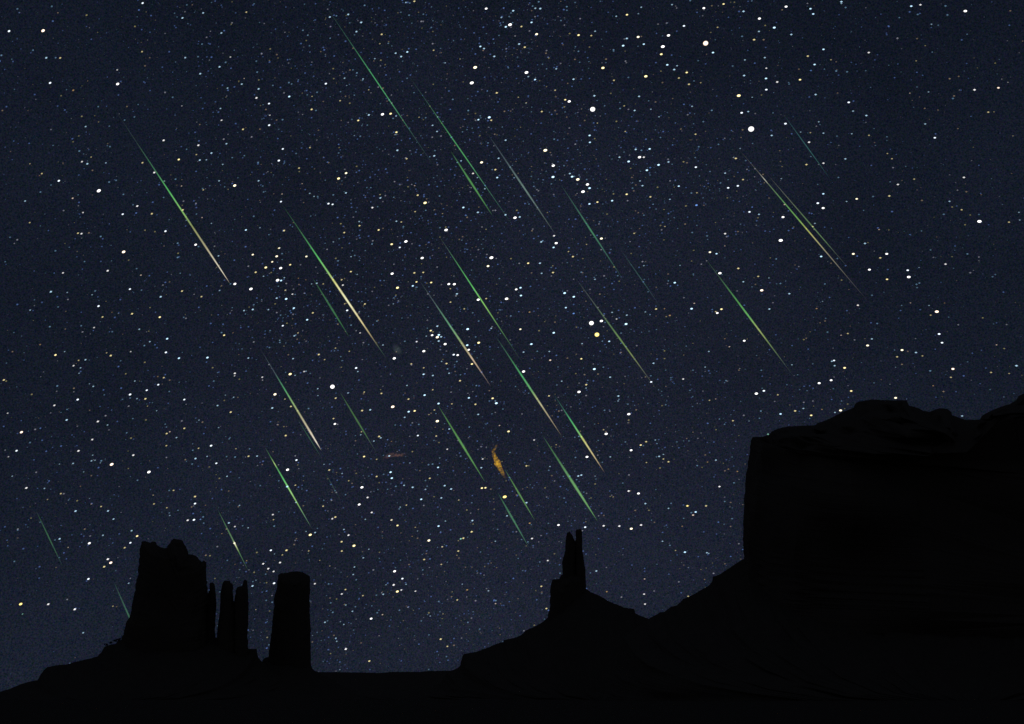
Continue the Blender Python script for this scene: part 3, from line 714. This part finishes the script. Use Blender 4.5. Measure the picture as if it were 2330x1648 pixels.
"E": (765, 541, """97,124,14,b 561,133,26,w 1013,131,32,w 991,186,23,c 1330,167,18,b 1253,167,20,y 1415,228,18,y 1341,233,16,b 1545,124,18,y 1516,91,14,y 1634,44,13,y 1414,184,12,y 365,235,25,w 510,230,18,y 568,227,17,y 524,289,19,y 500,315,20,b 620,293,20,y 400,327,25,y 137,240,13,b 97,222,16,y 297,238,12,B 735,303,24,w 771,304,25,w 788,367,18,b 745,333,14,y 927,405,25,w 979,398,16,y 1112,399,28,w 1175,338,22,w 1203,327,21,b 1206,378,21,b 1491,362,23,b 1551,386,22,b 1499,457,19,b 1689,272,15,b 1731,544,27,w 1666,558,38,w 1702,633,38,Y 1782,677,19,b 1892,564,24,b 1830,531,15,w 1897,506,16,b 1801,488,15,b 2210,294,21,b 2244,181,13,b 2008,183,14,b 2088,466,18,y 2143,464,14,O 2018,485,14,b 2178,508,17,O 836,465,15,y 746,421,16,y 1262,486,16,O 187,433,17,y 373,432,13,b 151,484,13,b 156,622,15,w 617,607,20,y 626,637,22,w 660,650,26,c 670,635,22,b 685,647,18,b 660,578,18,b 711,695,25,w 669,675,18,b 525,679,17,w 588,643,14,b 858,597,24,b 572,741,25,w 379,788,26,w 305,701,15,b 278,684,12,B 130,851,21,w 141,874,15,b 855,702,22,b 865,732,22,w 930,686,24,y 767,764,21,w 793,767,22,w 1012,592,16,b 1202,598,20,c 1274,695,22,b 1420,621,22,b 1397,800,18,o 1391,743,15,b 1685,858,24,b 1600,791,19,y 1223,874,26,w 1223,747,16,b 490,824,16,y 720,822,18,y 688,808,14,b 886,825,21,y 571,850,15,y 570,892,19,b 631,900,17,b 737,885,16,b 808,934,18,y 782,897,12,B 2071,820,17,b 2056,942,20,w 2265,923,17,w 2195,911,12,B 1788,911,17,b 1632,960,18,y 1631,982,14,b 1472,937,15,b 1389,1033,17,y 1585,1007,27,w 1842,1034,18,b 1840,1066,14,b 1910,1152,26,w 1762,1281,26,w 1925,1388,23,w 2023,1332,17,y 1988,1354,19,y 2083,1321,14,b 2108,1428,17,b 2136,1415,14,b 2136,1445,15,y 2169,1463,17,y 2025,1468,14,y 1637,1431,24,w 1580,1556,18,b 1600,1550,18,b 1395,1494,14,b 1242,1490,17,y 1292,1321,16,w 1340,1274,12,B 1436,1352,13,y 1125,1265,22,y 1045,1081,24,b 1021,1049,21,y 866,1046,20,b 909,1088,18,y 755,1085,15,y 668,1083,21,b 927,1154,17,b 577,1028,21,b 472,1054,17,y 630,993,15,y 462,965,15,b 295,1017,17,y 183,1008,15,y 290,992,11,y 369,1104,29,o 512,1131,21,y 473,1136,21,b 222,1124,18,b 169,1129,18,y 447,1173,16,b 660,1198,27,c 641,1125,15,y 605,1155,13,y 738,1249,17,b 533,1292,19,w 653,1295,16,y 280,1298,18,y 291,1307,16,b 246,1328,15,b 725,1381,16,w 956,1445,16,w 947,1502,17,b 676,1438,12,b 346,1425,18,b 182,1429,20,y 264,1447,14,y 355,1531,21,b 363,1570,21,b 264,1559,17,y 665,1500,19,b 611,1571,17,y 481,1471,13,b 361,1330,13,O 165,1267,14,y 160,1287,14,b 1550,495,20,B 1605,692,15,b 1360,773,14,B 1066,1226,14,o 1711,1213,12,O 1745,1254,14,y 1789,1431,15,b"""),
"F": (1530, 541, """245,95,21,c 288,105,19,b 310,232,26,w 430,201,18,y 560,253,16,y 630,263,13,b 463,288,16,b 583,344,26,o 125,464,22,b 143,429,14,o 320,467,21,y 293,492,22,w 283,483,15,y 260,469,15,B 633,466,17,b 763,366,17,b 971,123,20,b 1181,106,22,c 1399,106,22,w 1357,132,17,y 1286,209,22,w 1536,213,20,w 1543,257,26,w 1401,272,19,y 1610,195,12,b 1783,173,17,w 1211,441,17,w 941,463,15,O 980,416,12,b 1554,426,12,o 1726,483,28,o 1686,506,14,y 1675,443,13,b 1777,427,12,O 1741,629,21,w 1760,686,20,w 1499,734,22,c 1467,778,16,y 1590,750,17,b 1632,772,14,y 1302,661,16,b 1274,704,22,c 1145,626,15,y 1101,637,13,o 469,673,22,w 372,712,14,o 342,660,13,O 238,743,15,b 214,845,14,b 289,873,12,B 780,830,14,b 1055,802,19,w 1041,807,16,b 1059,836,16,b 1124,850,22,y 1036,931,22,w 958,950,23,w 1167,1001,20,y 1149,1042,13,B 1831,857,23,o 1818,912,15,y 1702,967,14,O 2080,880,15,y 2198,887,13,y 2246,836,18,b 2116,700,13,o 1457,1046,22,c 597,1000,21,w 548,1018,26,w 688,1026,15,y 706,1151,20,b 801,1131,18,y 855,1115,15,b 906,1160,20,y 1098,1128,23,c 976,1121,14,O 1061,1141,15,b 395,1195,16,y 500,1197,12,b 624,1283,16,g 1891,1164,16,b 242,1062,14,y 198,1060,13,B 284,1452,16,b 229,1465,14,O 365,1511,14,O 424,1526,15,O 1457,846,11,b 283,1053,12,o"""),
"G": (0, 1082, """172,82,18,w 290,85,14,b 397,119,15,y 525,71,12,O 310,157,12,y 584,151,11,b 447,161,11,b 660,203,15,y 493,233,18,b 705,232,17,b 741,285,16,b 389,414,17,b 583,443,22,w 672,391,15,b 859,361,16,b 851,440,19,w 814,472,16,y 895,396,20,y 704,547,19,w 723,570,24,o 680,596,18,y 577,676,20,w 840,704,14,b 135,840,24,Y 315,841,18,w 488,874,19,w 543,1027,15,b 147,905,13,g 737,854,13,y 1273,138,18,y 1273,184,20,w 1266,290,21,w 1225,293,18,w 1133,98,15,y 1005,186,15,y 1000,129,12,y 1089,211,14,y 1341,195,12,O 1108,262,13,b 1494,310,17,b 1533,334,16,w 1620,342,14,b 1448,380,13,O 1563,196,14,b 1781,256,17,w 1785,289,14,y 1928,64,15,y 2109,201,16,y 2169,283,17,w 2189,272,18,y 2025,388,25,y 2057,373,16,b 2245,353,15,b 2275,390,18,w 2230,433,18,y 2231,494,17,y 2015,493,14,y 1998,366,13,b 1768,489,20,w 1870,489,19,y 1843,519,14,y 1792,513,12,b 1718,577,18,w 1828,569,18,w 1751,609,18,w 1786,627,17,w 1789,704,21,w 1610,557,14,O 1534,581,11,O 1648,722,18,b 1670,876,12,y 1671,684,12,b 2055,707,17,w 2255,745,16,y 2231,774,17,w 2257,846,14,b 2121,959,16,b 2192,1063,15,b 2198,1083,14,b 2244,973,14,b 2222,955,12,b 2257,1134,19,w 2218,1268,12,b 2040,1045,11,b 2153,591,12,y 2087,555,12,y 445,470,12,o 1875,73,19,b 1932,176,15,b 1530,443,18,c"""),
"H": (765, 1082, """168,78,25,w 443,65,16,b 499,78,18,b 708,67,18,b 750,89,18,b 951,83,21,y 974,81,20,y 555,156,20,b 205,144,18,w 150,190,23,w 232,242,18,w 686,147,17,b 800,161,14,y 458,194,15,y 418,207,14,b 1100,140,32,Y 1176,128,14,O 1115,264,16,b 1242,178,18,b 361,291,18,c 400,327,20,y 190,287,14,b 668,331,20,b 516,339,13,y 531,363,12,b 889,295,18,b 713,298,14,b 884,368,19,y 605,425,24,c 496,398,13,O 813,414,18,g 830,410,18,y 1263,312,17,O 1278,412,18,w 1451,324,22,w 1625,338,20,w 1746,329,19,w 1848,331,19,w 1926,348,24,c 1990,324,19,w 1909,102,19,w 1973,118,23,w 2018,184,17,b 2169,215,15,b 2290,199,16,y 2130,430,15,b 2278,501,16,b 2215,490,13,y 116,459,25,y 213,482,14,b 177,538,15,b 119,598,15,b 111,647,15,b 574,549,17,y 692,466,16,y 797,494,17,y 788,521,12,y 686,581,15,y 481,596,13,B 381,626,24,w 432,674,20,w 375,715,19,w 325,714,13,b 456,711,14,b 399,758,24,y 425,748,17,w 517,756,16,w 307,776,16,b 174,785,15,y 228,935,22,w 106,887,15,b 302,909,14,o 614,918,13,b 697,904,12,y 790,813,16,y 823,710,13,b 855,747,17,O 993,753,14,b 1040,837,14,o 1039,430,14,b 1339,724,17,y 1372,869,17,y 1381,556,17,w 1342,772,11,b 682,1069,18,y 726,1116,16,y 280,1047,11,w 216,1212,18,y 1698,624,17,b 1766,759,16,O 2013,676,14,o 2010,775,17,w 2016,840,17,w 1070,1040,12,O"""),
"I": (1530, 1082, """99,199,19,Y 220,199,17,y 152,239,20,b 135,259,17,o 307,73,18,w 300,305,16,B 81,501,19,b 225,505,16,b 237,509,14,b 210,679,13,O 103,789,15,y 64,332,14,O 103,600,10,y"""),
}
TINT = {"w": ((255, 253, 252), "white"), "b": ((182, 222, 246), "pale blue"), "B": (( 84, 120, 180), "dim blue"), "c": ((255, 243, 205), "cream"),
        "y": ((243, 226, 160), "yellow"), "Y": ((255, 224, 125), "deep yellow"), "o": ((255, 228, 204), "peach"), "O": ((180, 145, 90), "amber"),
        "g": ((150, 215, 190), "greenish")}
Z = 800.0 / 2295.0
stars = []
for ox, oy, text in TILES.values():
    for item in text.split():
        x, y, s, c = item.split(",")
        stars.append([ox + float(x) * Z, oy + float(y) * Z, float(s), c])
stars.sort(key=lambda s: -s[2])
STAR_R = 40000.0
UNIT = STAR_R / FPX


def star_frame(px, py):
    """Axes of a star's slightly drawn-out disc: along the sky's slow turning, across it and towards us."""
    d = ray(px, py).normalized()
    right = Vector((1, 0, 0))
    right = (right - d * right.dot(d)).normalized()
    up = right.cross(d).normalized()
    tilt = math.radians(33 - 36 * px / W)
    u = right * math.cos(tilt) + up * math.sin(tilt)
    v = d.cross(u)
    return u, v, d


def brightness(s):
    return 0.13 + 1.9 * max(0.0, min(1.0, (s - 8.5) / 16)) ** 1.5


def star_mesh(key, s, cache={}):
    q = min(26, int(s))
    if (key, q) in cache:
        return cache[(key, q)]
    bm = bmesh.new()
    bmesh.ops.create_icosphere(bm, subdivisions=2, radius=1.0)
    me = bpy.data.meshes.new("star")
    bm.to_mesh(me)
    bm.free()
    for p in me.polygons:
        p.use_smooth = True
    k = brightness(q)
    tint = TINT[key][0] if key != "w" or q > 21 else (228, 240, 252)
    c = [v * k for v in lin(tint)]
    set_glow(me, [c] * len(me.vertices))
    me.materials.append(STARLIGHT)
    cache[(key, q)] = me
    return me


# handles by which a star can be found: meteors, rocks and wisps
ANCHORS = [((0.5 * (m[0][0] + m[1][0]), 0.5 * (m[0][1] + m[1][1])), m[6]) for m in METEORS]
ANCHORS += [((395, 1226), "the top of the broad butte"), ((530, 1320), "the tips of the twin spires"), ((670, 1300), "the top of the domed pillar"),
            ((1310, 1204), "the tip of the forked spire"), ((1712, 995), "the mesa cliff corner"), ((2000, 909), "the highest flat of the mesa"),
            ((1137, 1047), "the orange wisp"), ((900, 1037), "the brown wisp"), ((904, 796), "the grey fuzzy patch"),
            ((1476, 1408), "the dip beside the mesa"), ((870, 1531), "the low level rise")]
COMPASS = ["right of", "above and right of", "above", "above and left of", "left of", "below and left of", "below", "below and right of"]
ORD = ["nearest", "second nearest", "third nearest", "fourth nearest", "fifth nearest", "sixth nearest", "seventh nearest", "eighth nearest"]
singles = stars[:300]
rows = []
for x, y, s, c in singles:
    (ax, ay), h = min(ANCHORS, key=lambda a: math.hypot(a[0][0] - x, a[0][1] - y))
    ang = math.atan2(ay - y, x - ax)
    where = COMPASS[int(round(ang / (math.pi / 4))) % 8]
    size = "very large" if s >= 30 else "large" if s >= 24 else "medium" if s >= 20 else "small"
    rows.append([f"{size} {TINT[c][1]} star", where, h, math.hypot(ax - x, ay - y)])
for i, (x, y, s, c) in enumerate(singles):
    what, where, h, dd = rows[i]
    same = sorted(r[3] for r in rows if r[:3] == rows[i][:3])
    label = f"{what} {where} {h}"
    if len(same) > 1:
        label = f"{what} {where} {h}, {ORD[same.index(dd)]}"
    u, v, d = star_frame(x, y)
    o = bpy.data.objects.new("star", star_mesh(c, s))
    C.objects.link(o)
    a = 0.5 * (s * Z * 0.93 - 1.1) * UNIT
    asp = 0.9 if s >= 34 else 0.66
    m = Matrix((u * a, d * a * asp, v * a * asp)).transposed().to_4x4()
    m.translation = on_sphere(x, y, STAR_R)
    o.matrix_world = m
    tag(o, label, "star", "brightest stars of the night sky")

# all fainter stars
OCT = [(1, 0, 0), (-1, 0, 0), (0, 1, 0), (0, -1, 0), (0, 0, 1), (0, 0, -1)]
OCF = [(0, 2, 4), (2, 1, 4), (1, 3, 4), (3, 0, 4), (2, 0, 5), (1, 2, 5), (3, 1, 5), (0, 3, 5)]
fv, ff, fc = [], [], []


def faint(px, py, a, asp, col):
    u, v, d = star_frame(px, py)
    p = on_sphere(px, py, STAR_R)
    k = len(fv)
    for ex, ey, ez in OCT:
        fv.append(p + u * ex * a + d * ey * a * asp + v * ez * a * asp)
        fc.append(col)
    ff.extend(tuple(k + i for i in f) for f in OCF)


for x, y, s, c in stars[300:]:
    k = brightness(s) * 0.95
    faint(x, y, 0.5 * (s * Z * 1.05 - 0.9) * UNIT, 0.62, [q * k for q in lin(TINT[c][0])])
rnd = random.Random(21)


def crowding(x, y):
    """The star clouds: rich through the middle, thin at the left and right."""
    f = math.exp(-(((x - 1080) / 720) ** 2) * 0.9)
    for gx, gy, gr, ga in ((640, 690, 70, 0.8), (1000, 765, 60, 0.8), (1010, 130, 330, 0.5), (1330, 420, 120, 0.4), (1080, 880, 330, 0.4)):
        f += ga * math.exp(-((x - gx) ** 2 + (y - gy) ** 2) / gr ** 2)
    f *= 0.75 + 0.9 * noise.noise((x / 260, y / 260, 4.0))
    return max(0.05, 0.09 + 0.9 * f - 0.25 * max(0.0, (y - 1150) / 400))


made = 0
while made < 21000:
    x, y = rnd.uniform(-60, W + 60), rnd.uniform(-60, 1560)
    if rnd.random() > crowding(x, y):
        continue
    made += 1
    mag = rnd.random() ** 4.0
    s = 2.6 + 5.6 * mag
    hue = rnd.random()
    col = (110, 145, 225) if hue < .42 else (140, 190, 228) if hue < .68 else (190, 190, 205) if hue < .82 else (190, 165, 130) if hue < .93 else (200, 190, 120)
    k = 0.05 + 0.27 * mag * rnd.uniform(0.6, 1.3)
    faint(x, y, 0.5 * s * UNIT * 0.62, 0.7, [q * k for q in lin(col)])
me = mesh_from("faint_stars", fv, ff)
set_glow(me, fc)
tag(link("faint_stars", me, None, FAINTLIGHT), "countless tiny faint stars scattered thickest through the middle of the sky", "stars", kind="stuff")
